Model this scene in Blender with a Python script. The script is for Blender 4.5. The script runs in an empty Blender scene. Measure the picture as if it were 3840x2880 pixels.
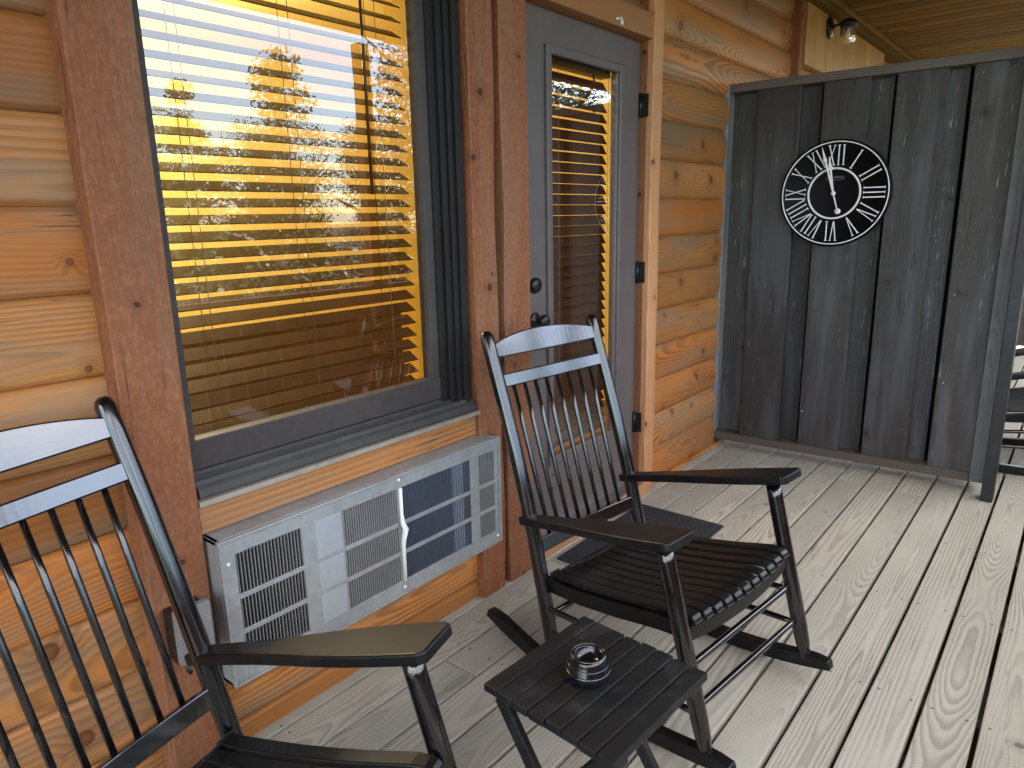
import bpy, math, random
from mathutils import Vector, Matrix
random.seed(7)
S = bpy.context.scene
COL = S.collection
PI = math.pi

# ------------------------------------------------------------------ helpers
class MB:
    """collects faces with grain coordinates (metres) and a per-board id"""
    def __init__(s): s.v=[]; s.f=[]; s.uv=[]; s.b=[]; s.sm=[]
    def face(s, pts, uvs=None, bid=0.0, smooth=False):
        i=len(s.v); s.v+= [tuple(p) for p in pts]; s.f.append(tuple(range(i,i+len(pts))))
        s.uv.append(uvs or [(p[0],p[2]) for p in pts]); s.b.append(bid); s.sm.append(smooth)
    def grid(s, rows, bid=0.0, smooth=True, close=False, uvf=None):
        """rows: list of equal-length point lists, shared vertices"""
        n=len(rows[0]); i0=len(s.v)
        for r in rows: s.v += [tuple(p) for p in r]
        L=[0.0]
        for a,b in zip(rows,rows[1:]): L.append(L[-1]+(Vector(a[0])-Vector(b[0])).length)
        W=[0.0]
        for a,b in zip(rows[0],rows[0][1:]+rows[0][:1]): W.append(W[-1]+(Vector(a)-Vector(b)).length)
        m = n if close else n-1
        for r in range(len(rows)-1):
            for k in range(m):
                k2=(k+1)%n
                s.f.append((i0+r*n+k, i0+r*n+k2, i0+(r+1)*n+k2, i0+(r+1)*n+k))
                s.uv.append([(L[r],W[k]),(L[r],W[k+1]),(L[r+1],W[k+1]),(L[r+1],W[k])])
                s.b.append(bid); s.sm.append(smooth)
        return i0
    def ngon_idx(s, idx, uvs, bid=0.0):
        s.f.append(tuple(idx)); s.uv.append(uvs); s.b.append(bid); s.sm.append(False)
    def box(s, c, d, axis=None, bid=None, M=None):
        """box centred c, full sizes d; grain along axis (default longest); M: optional 4x4"""
        if bid is None: bid=random.random()
        if axis is None: axis=max(range(3), key=lambda i:d[i])
        h=[x/2 for x in d]; P=[]
        for z in (-1,1):
            for y in (-1,1):
                for x in (-1,1): P.append(Vector((x*h[0],y*h[1],z*h[2])))
        F=[(0,2,3,1),(4,5,7,6),(0,1,5,4),(2,6,7,3),(0,4,6,2),(1,3,7,5)]
        i0=len(s.v); c=Vector(c)
        for p in P:
            q=c+p
            if M is not None: q=M@q
            s.v.append(tuple(q))
        o=[i for i in range(3) if i!=axis]
        for f in F:
            s.f.append(tuple(i0+k for k in f)); s.sm.append(False); s.b.append(bid)
            # which axis is constant on this face
            fa=[i for i in range(3) if len({round(P[k][i],6) for k in f})==1][0]
            va=[i for i in o if i!=fa]; 
            if fa==axis: us=[(P[k][o[0]]*.3,P[k][o[1]]) for k in f]
            else: us=[(P[k][axis]+(c[axis] if M is None else 0),P[k][va[0]]+(0.31*fa)*(h[fa]>0)*.0) for k in f]
            s.uv.append(us)
    def tube(s, path, rad, seg=12, bid=None, caps=True, squash=1.0):
        if bid is None: bid=random.random()
        path=[Vector(p) for p in path]; n=len(path)
        if not isinstance(rad,(list,tuple)): rad=[rad]*n
        rows=[]; up=None
        for i,p in enumerate(path):
            t=(path[min(i+1,n-1)]-path[max(i-1,0)]).normalized()
            if up is None:
                up=Vector((0,0,1)) if abs(t.z)<.9 else Vector((1,0,0))
            a=t.cross(up).normalized(); b=a.cross(t).normalized(); up=b
            rows.append([p+a*(rad[i]*math.cos(2*PI*k/seg))+b*(rad[i]*squash*math.sin(2*PI*k/seg)) for k in range(seg)])
        i0=s.grid(rows,bid,True,True)
        if caps:
            s.ngon_idx([i0+k for k in reversed(range(seg))],[(0,0)]*seg,bid)
            j=i0+(n-1)*seg; s.ngon_idx([j+k for k in range(seg)],[(0,0)]*seg,bid)
    def lathe(s, prof, c=(0,0,0), seg=32, M=None, bid=0.0):
        rows=[]
        for r,z in prof:
            row=[]
            for k in range(seg):
                a=2*PI*k/seg; q=Vector((c[0]+r*math.cos(a),c[1]+r*math.sin(a),c[2]+z))
                row.append(M@q if M is not None else q)
            rows.append(row)
        s.grid(rows,bid,True,True)
    def prism(s, poly, frame, t, bid=None, ua=0):
        """poly 2D points (ccw) in the plane frame=(origin,xdir,ydir); extruded t along normal (centred)"""
        if bid is None: bid=random.random()
        o,x,y=[Vector(q) for q in frame]; nrm=x.cross(y).normalized()
        A=[o+x*p[0]+y*p[1]+nrm*(t/2) for p in poly]; B=[o+x*p[0]+y*p[1]-nrm*(t/2) for p in poly]
        i0=len(s.v); n=len(poly); s.v+=[tuple(p) for p in A+B]
        g=lambda p:(p[ua],p[1-ua])
        s.ngon_idx([i0+k for k in range(n)],[g(p) for p in poly],bid)
        s.ngon_idx([i0+n+k for k in reversed(range(n))],[g(p) for p in reversed(poly)],bid)
        for k in range(n):
            k2=(k+1)%n
            s.f.append((i0+k2,i0+k,i0+n+k,i0+n+k2)); s.b.append(bid); s.sm.append(False)
            a,b=g(poly[k]),g(poly[k2]); s.uv.append([(b[0],b[1]),(a[0],a[1]),(a[0],a[1]+t),(b[0],b[1]+t)])
    def build(s, name, mat, parent=None, bevel=0.0, loc=None, seg=2, auto=False):
        me=bpy.data.meshes.new(name); me.from_pydata(s.v,[],s.f)
        uvl=me.uv_layers.new(name='UVMap'); k=0; flat=[]
        for u in s.uv:
            for q in u: flat+= [q[0],q[1]]
        uvl.data.foreach_set('uv',flat)
        at=me.attributes.new('bid','FLOAT','FACE'); at.data.foreach_set('value',s.b)
        me.polygons.foreach_set('use_smooth',s.sm)
        me.materials.append(mat); me.update()
        o=bpy.data.objects.new(name,me); COL.objects.link(o)
        if parent: o.parent=parent
        if loc: o.location=loc
        if bevel:
            m=o.modifiers.new('Bevel','BEVEL'); m.width=bevel; m.segments=seg; m.limit_method='ANGLE'; m.angle_limit=math.radians(35)
            m.harden_normals=False
        return o

def tag(o,label=None,cat=None,group=None,kind=None):
    if label: o['label']=label
    if cat: o['category']=cat
    if group: o['group']=group
    if kind: o['kind']=kind
    return o
def empty(name,loc=(0,0,0),rz=0,label=None,cat=None,group=None):
    o=bpy.data.objects.new(name,None); o.empty_display_size=.1; COL.objects.link(o)
    o.location=loc; o.rotation_euler=(0,0,rz); return tag(o,label,cat,group)
def copy_tree(o,parent=None):
    c=o.copy(); COL.objects.link(c); c.parent=parent
    for ch in list(o.children): copy_tree(ch,c)
    return c

# ------------------------------------------------------------------ materials
class NT:
    def __init__(s,name):
        s.m=bpy.data.materials.new(name); s.m.use_nodes=True; s.t=s.m.node_tree; s.n=s.t.nodes; s.n.clear()
        s.out=s.n.new('ShaderNodeOutputMaterial')
    def new(s,t,**k):
        n=s.n.new(t)
        for a,b in k.items(): setattr(n,a,b)
        return n
    def link(s,a,b): s.t.links.new(a,b)
    def sock(s,v,inp):
        if hasattr(v,'is_output'): s.link(v,inp)
        else: inp.default_value=v
    def math(s,op,a,b=None,c=None,clamp=False):
        n=s.new('ShaderNodeMath',operation=op,use_clamp=clamp)
        s.sock(a,n.inputs[0])
        if b is not None: s.sock(b,n.inputs[1])
        if c is not None: s.sock(c,n.inputs[2])
        return n.outputs[0]
    def comb(s,x,y,z):
        n=s.new('ShaderNodeCombineXYZ'); s.sock(x,n.inputs[0]); s.sock(y,n.inputs[1]); s.sock(z,n.inputs[2]); return n.outputs[0]
    def noise(s,vec,scale,detail=2,rough=.5,dist=0):
        n=s.new('ShaderNodeTexNoise'); s.link(vec,n.inputs['Vector']); n.inputs['Scale'].default_value=scale
        n.inputs['Detail'].default_value=detail; n.inputs['Roughness'].default_value=rough; n.inputs['Distortion'].default_value=dist
        return n.outputs['Fac']
    def ramp(s,fac,a,b,smooth=True):
        n=s.new('ShaderNodeMapRange',interpolation_type='SMOOTHSTEP' if smooth else 'LINEAR',clamp=True) if smooth else s.new('ShaderNodeMapRange',clamp=True)
        s.sock(fac,n.inputs['Value']); n.inputs['From Min'].default_value=a; n.inputs['From Max'].default_value=b
        return n.outputs[0]
    def mix(s,f,a,b,mode='MIX'):
        n=s.new('ShaderNodeMix',data_type='RGBA',blend_type=mode); s.sock(f,n.inputs[0])
        for v,i in ((a,n.inputs[6]),(b,n.inputs[7])):
            if hasattr(v,'is_output'): s.link(v,i)
            else: i.default_value=(*v,1)
        return n.outputs[2]
    def princ(s,col,rough,normal=None,**k):
        p=s.new('ShaderNodeBsdfPrincipled')
        if hasattr(col,'is_output'): s.link(col,p.inputs['Base Color'])
        else: p.inputs['Base Color'].default_value=(*col,1)
        s.sock(rough,p.inputs['Roughness'])
        if normal is not None: s.link(normal,p.inputs['Normal'])
        for a,b in k.items(): s.sock(b,p.inputs[a.replace('_',' ')])
        s.link(p.outputs[0],s.out.inputs[0]); return p
    def bump(s,h,strength,dist=.002):
        b=s.new('ShaderNodeBump'); b.inputs['Strength'].default_value=strength; b.inputs['Distance'].default_value=dist
        s.link(h,b.inputs['Height']); return b.outputs[0]

def wood(name,light,dark,grey=None,grey_amt=0.0,period=.007,ring=.6,width=.14,slope=.22,knots=.3,knot_size=.07,knot_col=(.06,.025,.012),
         rough=.55,bump=.25,var=.25,fibre=.35,tint=None,stain=0.0,wear=None,fleck=0.0,checks=0.0,screws=False,spec=.4,mottle=0.0,warp=1.0,swirl=.02):
    t=NT(name)
    at=t.new('ShaderNodeAttribute',attribute_name='UVMap'); sp=t.new('ShaderNodeSeparateXYZ'); t.link(at.outputs['Vector'],sp.inputs[0])
    bi=t.new('ShaderNodeAttribute',attribute_name='bid')
    wn=t.new('ShaderNodeTexWhiteNoise',noise_dimensions='1D'); t.link(bi.outputs['Fac'],wn.inputs['W'])
    rs=t.new('ShaderNodeSeparateColor'); t.link(wn.outputs['Color'],rs.inputs[0])
    r1,r2,r3=rs.outputs[0],rs.outputs[1],rs.outputs[2]
    u=t.math('MULTIPLY_ADD',r1,37.0,sp.outputs[0]); v=sp.outputs[1]
    bz=t.math('MULTIPLY',r2,61.0)
    def nz(su,sv,det=2,ro=.5): return t.noise(t.comb(t.math('MULTIPLY',u,su),t.math('MULTIPLY',v,sv),bz),1.0,det,ro)
    # knots
    vo=t.new('ShaderNodeTexVoronoi',voronoi_dimensions='2D',feature='F1'); vo.inputs['Randomness'].default_value=1
    wob=t.math('MULTIPLY_ADD',nz(9,9),.03,v)
    t.link(t.comb(t.math('MULTIPLY_ADD',r2,5.0,u),t.math('MULTIPLY_ADD',r3,9.0,wob),0.0),vo.inputs['Vector']); vo.inputs['Scale'].default_value=1/.21
    ks=t.new('ShaderNodeSeparateColor'); t.link(vo.outputs['Color'],ks.inputs[0])
    has=t.math('LESS_THAN',ks.outputs[0],knots)
    kr=t.math('MULTIPLY_ADD',ks.outputs[1],knot_size,knot_size*.45)
    kd=t.math('DIVIDE',vo.outputs['Distance'],kr)
    km=t.math('MULTIPLY',t.ramp(kd,1.05,.75),has)
    kh=t.math('MULTIPLY',t.ramp(kd,4.0,.6),has)
    # rings
    d=t.math('MULTIPLY',t.math('SUBTRACT',nz(.55,.4,1),.47),slope*2)
    n1=t.math('MULTIPLY',t.math('SUBTRACT',nz(2.2,5,3),.5),.03*warp)
    n2=t.math('MULTIPLY',t.math('SUBTRACT',nz(6,26,2),.5),.008*warp)
    c=t.math('MULTIPLY',t.math('SUBTRACT',r3,.5),width*.9)
    vv=t.math('ADD',t.math('SUBTRACT',v,c),n2)
    dd=t.math('ADD',d,n1)
    r=t.math('SQRT',t.math('ADD',t.math('MULTIPLY',vv,vv),t.math('MULTIPLY',dd,dd)))
    r=t.math('ADD',r,t.math('MULTIPLY',kh,swirl))
    fr=t.math('FRACT',t.math('DIVIDE',r,t.math('MULTIPLY_ADD',r2,period*1.3,period*.55)))
    rg=t.math('MULTIPLY',t.ramp(fr,.15,.8),t.ramp(fr,1.0,.86))
    rg=t.math('MULTIPLY',rg,t.math('MULTIPLY',t.ramp(nz(1.3,4,2),.2,.6),t.math('MULTIPLY_ADD',ks.outputs[2],0.0,t.math('MULTIPLY_ADD',r1,.75,.25))))
    fb=nz(7,420,2,.6); fb2=nz(22,130,2,.6)
    f=t.math('ADD',t.math('MULTIPLY',rg,ring),t.math('MULTIPLY',t.math('SUBTRACT',fb,.5),fibre),clamp=True)
    col=t.mix(f,light,dark)
    if tint:
        col=t.mix(t.math('MULTIPLY',t.ramp(r3,.45,.9),.8),col,t.mix(1.0,col,tint,'MULTIPLY'))
    if grey:
        g=t.math('MULTIPLY',t.ramp(nz(1.1,9,4,.6),.42,.68),grey_amt)
        col=t.mix(g,col,t.mix(f,grey,[x*.7 for x in grey]))
    if mottle:
        ob=t.new('ShaderNodeTexCoord')
        mo=t.math('MULTIPLY_ADD',t.noise(ob.outputs['Object'],70,3,.7),.55,t.math('MULTIPLY',nz(26,120,3,.65),.45)); col=t.mix(t.math('MULTIPLY',t.ramp(mo,.42,.68),mottle),col,[min(1,x*1.9+.03) for x in light])
    if stain:
        st=t.ramp(nz(2.5,9,5,.65),.60,.78); col=t.mix(t.math('MULTIPLY',st,stain),col,[x*.42 for x in dark])
    if checks:
        cn=t.math('ABSOLUTE',t.math('SUBTRACT',nz(.9,34,3,.55),.5)); ck=t.math('MULTIPLY',t.ramp(cn,.010,.003),t.ramp(nz(1.7,6,2),.56,.62))
        col=t.mix(t.math('MULTIPLY',ck,checks),col,[x*.18 for x in dark])
    if screws:
        su=t.math('SUBTRACT',t.math('FRACT',t.math('DIVIDE',sp.outputs[0],.61)),.5); su=t.math('MULTIPLY',su,.61)
        sv=t.math('SUBTRACT',t.math('ABSOLUTE',v),.043); sdist=t.math('SQRT',t.math('ADD',t.math('MULTIPLY',su,su),t.math('MULTIPLY',sv,sv)))
        col=t.mix(t.math('MULTIPLY',t.ramp(sdist,.0052,.0036),.8),col,(.06,.055,.05))
    if fleck:
        fk=t.math('MULTIPLY',t.ramp(nz(35,150,2,.5),.70,.78),fleck); col=t.mix(fk,col,[x*.35 for x in dark])
    if wear:
        wr=t.math('MULTIPLY',t.ramp(nz(9,75,2,.6),.64,.72),t.ramp(nz(.6,7,2),.44,.56)); col=t.mix(t.math('MULTIPLY',wr,.8),col,wear)
    # board to board brightness
    vr=t.math('MULTIPLY_ADD',r1,var*2,1-var)
    vr=t.math('MULTIPLY',vr,t.math('MULTIPLY_ADD',nz(.7,3,3),.5,.75))
    vc=t.new('ShaderNodeCombineColor'); 
    for i in range(3): t.link(vr,vc.inputs[i])
    col=t.mix(1.0,col,vc.outputs[0],'MULTIPLY')
    kc=t.mix(t.ramp(kd,.2,.95),[x*2.2 for x in knot_col],knot_col)
    col=t.mix(t.math('MULTIPLY',kh,.35),col,dark)
    col=t.mix(t.math('MULTIPLY',km,.9),col,kc)
    h=t.math('ADD',t.math('MULTIPLY',rg,-.5),t.math('ADD',fb,t.math('MULTIPLY',fb2,.8)))
    rr=t.math('MULTIPLY_ADD',fb2,.25,rough-.12)
    t.princ(col,rr,t.bump(h,bump,.0015),Specular_IOR_Level=spec)
    return t.m

def simple(name,col,rough,noise=.0,nscale=40,bump=0.0,metal=0.0,spec=.5,coat=0.0,scratch=None,**k):
    t=NT(name); tc=t.new('ShaderNodeTexCoord')
    c=col; rgh=rough; nrm=None
    if noise or bump:
        n=t.noise(tc.outputs['Object'],nscale,4,.6); n2=t.noise(tc.outputs['Object'],nscale*.13,3,.55)
        f=t.math('MULTIPLY',t.math('ADD',n,n2),.5)
        c=t.mix(t.ramp(f,.35,.65),[x*(1-noise) for x in col],[min(1,x*(1+noise)) for x in col])
        rgh=t.math('MULTIPLY_ADD',f,.3,rough-.15)
        if bump: nrm=t.bump(n,bump,.001)
    t.princ(c,rgh,nrm,Metallic=metal,Specular_IOR_Level=spec,Coat_Weight=coat,Coat_Roughness=.15,**k)
    return t.m

def black_wood(name,col=(.008,.0085,.010),rough=.30,spec=.8,coat=.35):
    t=NT(name); tc=t.new('ShaderNodeTexCoord')
    mp=t.new('ShaderNodeMapping'); mp.inputs['Scale'].default_value=(1,1,1); t.link(tc.outputs['Object'],mp.inputs['Vector'])
    at=t.new('ShaderNodeAttribute',attribute_name='UVMap'); sp=t.new('ShaderNodeSeparateXYZ'); t.link(at.outputs['Vector'],sp.inputs[0])
    g=t.noise(t.comb(t.math('MULTIPLY',sp.outputs[0],8),t.math('MULTIPLY',sp.outputs[1],260),0.0),1,2,.6)
    n=t.noise(mp.outputs[0],14,4,.6); d=t.noise(mp.outputs[0],160,2,.5)
    c=t.mix(t.ramp(n,.5,.75),col,[x*2.2+.002 for x in col]); c=t.mix(t.math('MULTIPLY',t.ramp(d,.66,.74),.25),c,(.12,.11,.10))
    r=t.math('MULTIPLY_ADD',n,.22,rough-.08)
    t.princ(c,r,t.bump(t.math('ADD',g,t.math('MULTIPLY',n,.6)),.16,.0010),Specular_IOR_Level=spec,Coat_Weight=coat,Coat_Roughness=.12)
    return t.m

def glass(name,boost=2.1,tint=(1,1,1)):
    t=NT(name); fr=t.new('ShaderNodeFresnel'); fr.inputs['IOR'].default_value=1.52
    f=t.math('MULTIPLY',fr.outputs[0],boost,clamp=True)
    tr=t.new('ShaderNodeBsdfTransparent'); tr.inputs[0].default_value=(*tint,1)
    gl=t.new('ShaderNodeBsdfGlossy'); gl.inputs['Roughness'].default_value=.004; gl.inputs[0].default_value=(1,1,1,1)
    # very slight waviness of the pane
    tc=t.new('ShaderNodeTexCoord'); n=t.noise(tc.outputs['Object'],1.6,1,.4); t.link(t.bump(n,.05,.02),gl.inputs['Normal'])
    mx=t.new('ShaderNodeMixShader'); t.link(f,mx.inputs[0]); t.link(tr.outputs[0],mx.inputs[1]); t.link(gl.outputs[0],mx.inputs[2])
    t.link(mx.outputs[0],t.out.inputs[0]); return t.m

M_LOG=wood('log_wood',(.42,.178,.052),(.155,.052,.014),grey=(.255,.165,.095),grey_amt=.8,period=.011,ring=.78,width=.19,slope=.26,knots=.24,knot_size=.085,
           knot_col=(.075,.028,.010),rough=.5,bump=.4,var=.28,fibre=.45,tint=(1.0,.80,.58),spec=.25,checks=.7)
M_TRIM=wood('trim_wood',(.235,.088,.039),(.115,.038,.016),grey=(.235,.125,.072),grey_amt=.6,period=.012,ring=.45,width=.14,slope=.2,knots=.42,knot_size=.045,
            knot_col=(.030,.010,.006),rough=.6,bump=.6,var=.08,fibre=.75,spec=.2,mottle=.36,checks=.5)
M_TRIM2=wood('casing_wood',(.50,.25,.115),(.30,.12,.047),period=.010,ring=.5,width=.12,slope=.2,knots=.22,knot_size=.055,
            knot_col=(.06,.02,.008),rough=.55,bump=.35,var=.08,fibre=.45,spec=.35,mottle=.12)
M_HEAD=wood('header_wood',(.33,.15,.055),(.19,.07,.024),period=.010,ring=.5,width=.12,slope=.2,knots=.25,knot_size=.055,
            knot_col=(.05,.017,.007),rough=.55,bump=.35,var=.08,fibre=.45,spec=.35,mottle=.12)
M_DECK=wood('deck_wood',(.44,.423,.368),(.17,.158,.126),period=.0100,ring=.64,width=.14,slope=.20,knots=.05,knot_size=.05,knot_col=(.10,.075,.05),fleck=.5,
            rough=.75,bump=.5,var=.15,fibre=.50,checks=.28,screws=True,tint=(.94,.98,.97),stain=.55,spec=.3,warp=1.1)
M_SCREEN=wood('charcoal_stained_wood',(.044,.039,.036),(.014,.0125,.012),grey=(.088,.089,.096),grey_amt=.85,period=.012,ring=.5,width=.24,slope=.2,knots=.14,
            knot_size=.06,knot_col=(.012,.010,.010),rough=.55,bump=.7,var=.42,fibre=.8,spec=.35,mottle=.12,wear=(.20,.195,.185),checks=.8)
M_FRAME=wood('weathered_frame_wood',(.115,.095,.080),(.055,.044,.037),grey=(.14,.13,.12),grey_amt=.6,period=.010,ring=.5,width=.09,slope=.2,knots=.15,
            knot_size=.06,knot_col=(.02,.016,.014),rough=.65,bump=.5,var=.15,fibre=.6,spec=.35)
M_FRAMEG=wood('silvered_frame_wood',(.15,.15,.155),(.06,.06,.062),grey=(.24,.252,.27),grey_amt=.8,period=.010,ring=.5,width=.09,slope=.2,knots=.15,
            knot_size=.06,knot_col=(.02,.016,.014),rough=.6,bump=.6,var=.12,fibre=.6,spec=.4)
M_CEIL=wood('ceiling_wood',(.185,.098,.017),(.10,.045,.008),grey=(.125,.092,.020),grey_amt=.7,period=.010,ring=.5,width=.14,slope=.2,knots=.2,knot_size=.07,
            knot_col=(.05,.02,.008),rough=.75,bump=.35,var=.28,fibre=.45,spec=.1)
M_PANEL=wood('vertical_panel_wood',(.48,.27,.075),(.22,.09,.020),period=.022,ring=.95,width=.22,slope=.15,knots=.05,rough=.5,bump=.3,var=.12,fibre=.5)
M_BLACK=black_wood('black_paint',(.0026,.0028,.0036),.14,.62,.55)
M_GLOSS=black_wood('black_gloss_paint',(.0026,.0028,.0038),.12,.95,1.0)
M_WORN=black_wood('black_worn_paint',(.0042,.0044,.0050),.36,.30,.05)
M_TABLE=black_wood('black_table_paint',(.0100,.0108,.0120),.46,.26,.0)
M_POST=black_wood('black_post_paint',(.012,.013,.014),.45,.5,0)
M_DOOR=simple('door_paint',(.118,.096,.091),.45,.09,60,.06,spec=.5)
M_RIB=simple('window_track_paint',(.016,.015,.015),.55,.12,40,.05,spec=.18)
M_WFRAME=simple('window_frame_paint',(.058,.049,.047),.5,.12,40,.05,spec=.25)
M_SILL=simple('sill_paint',(.058,.054,.052),.55,.2,30,.08,spec=.25)
M_FLASH=simple('flashing_metal',(.36,.31,.25),.45,.12,30,.05,metal=.3)
M_AC=simple('pale_metal',(.29,.30,.30),.40,.13,50,.04,metal=.15,spec=.5)
M_ACBLANK=simple('pale_blank_metal',(.35,.37,.385),.35,.06,50,.04,metal=.15)
M_ACGREY=simple('grille_grey',(.27,.27,.265),.42,.08,60,.0,metal=.3)
M_FIN=simple('fin_blue_grey',(.13,.15,.19),.4,.06,60,.0,metal=.3)
M_ACDARK=simple('coil_dark',(.018,.016,.015),.5,.5,60,.3)
M_ACNAVY=simple('coil_navy',(.020,.027,.055),.35,.4,30,.2,spec=.6)
M_ACBACK=simple('grille_backing',(.23,.235,.235),.45,.06,20,.0)
M_ACPALE=simple('grille_backing_pale',(.40,.47,.55),.3,.06,20,.0)
M_WHITE=simple('white_paint',(.78,.77,.74),.45,.05,80,.03)
M_BLKMETAL=simple('black_metal',(.012,.012,.013),.35,.3,40,.03,metal=.2)
M_GAPSHADE=simple('gap_shade_black',(.006,.006,.006),.9,0,1,0,spec=.1)  # near-black colour for the shade between the screen boards
M_CLOCK=simple('clock_black',(.0022,.0022,.0025),.62,.2,60,.02,spec=.15)
M_CLOCKW=simple('clock_white',(.74,.74,.75),.5,.08,60,.02)
M_SILVER=simple('silver_metal',(.62,.63,.65),.18,.05,60,.0,metal=1)
M_RING=simple('dull_ring_metal',(.17,.175,.19),.25,.05,60,.0,metal=1)
M_GREYPL=simple('grey_plastic',(.20,.205,.205),.45,.08,50,.05)
M_SLAT=simple('blind_brown',(.058,.020,.006),.45,.25,30,.05,spec=.5)
M_CORD=simple('cord_tan',(.28,.15,.06),.7)
M_INT=simple('interior_paint',(.86,.70,.28),.7,.04,4)
M_REVEAL=simple('interior_jamb_paint',(.90,.66,.14),.6,.04,8)
M_INTDARK=simple('interior_dark_wood',(.075,.028,.010),.45,.4,6,.05)
M_INTFLOOR=simple('interior_floor_wood',(.11,.05,.02),.4,.3,6)
M_GLASS=glass('pane_glass',2.5,(.97,.97,.95))
M_DGLASS=glass('door_glass',3.0,(.92,.92,.90))

# clear jar glass
def clear_glass(name,tint=(1,1,1),rough=.02):
    t=NT(name); p=t.princ(tint,rough,None,Transmission_Weight=1.0,IOR=1.45); return t.m
M_JAR=clear_glass('jar_glass',(.95,.95,.93),.05)
M_DARKGLASS=simple('dark_glass',(.004,.005,.008),.16,0,1,0,spec=.5,coat=.25)
# door mat
t=NT('mat_rubber'); tc=t.new('ShaderNodeTexCoord'); n=t.noise(tc.outputs['Object'],260,3,.7); n2=t.noise(tc.outputs['Object'],6,3,.6)
vo=t.new('ShaderNodeTexVoronoi'); vo.inputs['Scale'].default_value=90; t.link(tc.outputs['Object'],vo.inputs['Vector'])
c=t.mix(t.ramp(n,.45,.7),(.011,.013,.017),(.105,.11,.125)); c=t.mix(t.math('MULTIPLY',t.ramp(vo.outputs['Distance'],.35,.1),.5),c,(.16,.17,.18))
t.princ(c,.85,t.bump(n,1.0,.004),Specular_IOR_Level=.25); M_MAT=t.m
# outdoor ground, leaves, bark
t=NT('grass_ground'); tc=t.new('ShaderNodeTexCoord'); n=t.noise(tc.outputs['Object'],.25,4,.6); n2=t.noise(tc.outputs['Object'],7,5,.7)
c=t.mix(t.ramp(n,.4,.6),(.030,.037,.013),(.055,.048,.026)); c=t.mix(t.math('MULTIPLY',n2,.6),c,(.020,.026,.009)); t.princ(c,.95); M_GROUND=t.m
t=NT('leaf'); bi=t.new('ShaderNodeAttribute',attribute_name='bid')
c=t.mix(bi.outputs['Fac'],(.022,.038,.009),(.075,.098,.026)); t.princ(c,.5); M_LEAF=t.m
M_BARK=simple('bark',(.07,.05,.035),.9,.4,12,.6)

# ------------------------------------------------------------------ the setting
# deck boards
mb=MB(); Y0=.0855; P=.1411; k=-8
while True:
    ya=Y0+P*k; yb=ya+P
    if ya>1.70: break
    gap=.0130 if k<3 else (.0115 if k<7 else .0105)
    yb2=min(yb-gap,1.74)
    rj=random.Random(100+k)
    cuts=[-2.6]
    x=3.87 if k%3!=1 else 2.2+1.6*((k*7)%5)/5
    cuts+= [x-2.44 if k%2 else x-3.66, x, x+2.44 if k%2 else x+3.1]; cuts=[c for c in cuts if -2.6<=c<10]+[10.0]
    if k==4: cuts=[-2.6,3.87,10.]
    if k<3: cuts=[-2.6,4.15+.02*k,10.] if k!=0 else [-2.6,10.0]
    for xa,xb in zip(cuts,cuts[1:]):
        if xb-xa<.1: continue
        dz=rj.uniform(-.0012,.0012)
        mb.box(((xa+xb)/2,(ya+yb2)/2,-.0175+dz),(xb-xa-.003,yb2-ya,.035),0)
    k+=1
deck=mb.build('deck',M_DECK,bevel=.0035); tag(deck,'pale weathered grey deck of planks with open dark gaps','deck',kind='structure')
mb=MB()
for x in [-2+.6*i for i in range(20)]: mb.box((x,.35,-.13),(.05,2.7,.18),1)
o=mb.build('deck_joists',M_INTDARK); tag(o,'dark joists carrying the deck planks from below','joists',kind='structure')
# ground
mb=MB(); mb.face([(-400,-400,-.55),(400,-400,-.55),(400,400,-.55),(-400,400,-.55)]); o=mb.build('ground',M_GROUND); tag(o,'grassy ground beyond the porch','ground',kind='structure')

# ------------------------------------------------------------------ the cabin
cabin=empty('log_cabin',(2.0,1.9,0),0,'log sided cabin with orange siding, red brown trim, a large window and a grey door','cabin')
def cpart(mb,name,mat,parent=None,bevel=0,**k):
    """build in world coordinates, parent to the cabin (or one of its parts)"""
    o=mb.build(name,mat,None,bevel,**k); par=parent or cabin
    o.parent=par
    o.matrix_parent_inverse=(Matrix.Translation(cabin.location)).inverted() if par==cabin else Matrix.Identity(4)
    return o
def tagp(o,l): o['label']=l; return o
bpy.context.view_layer.update()

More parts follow.
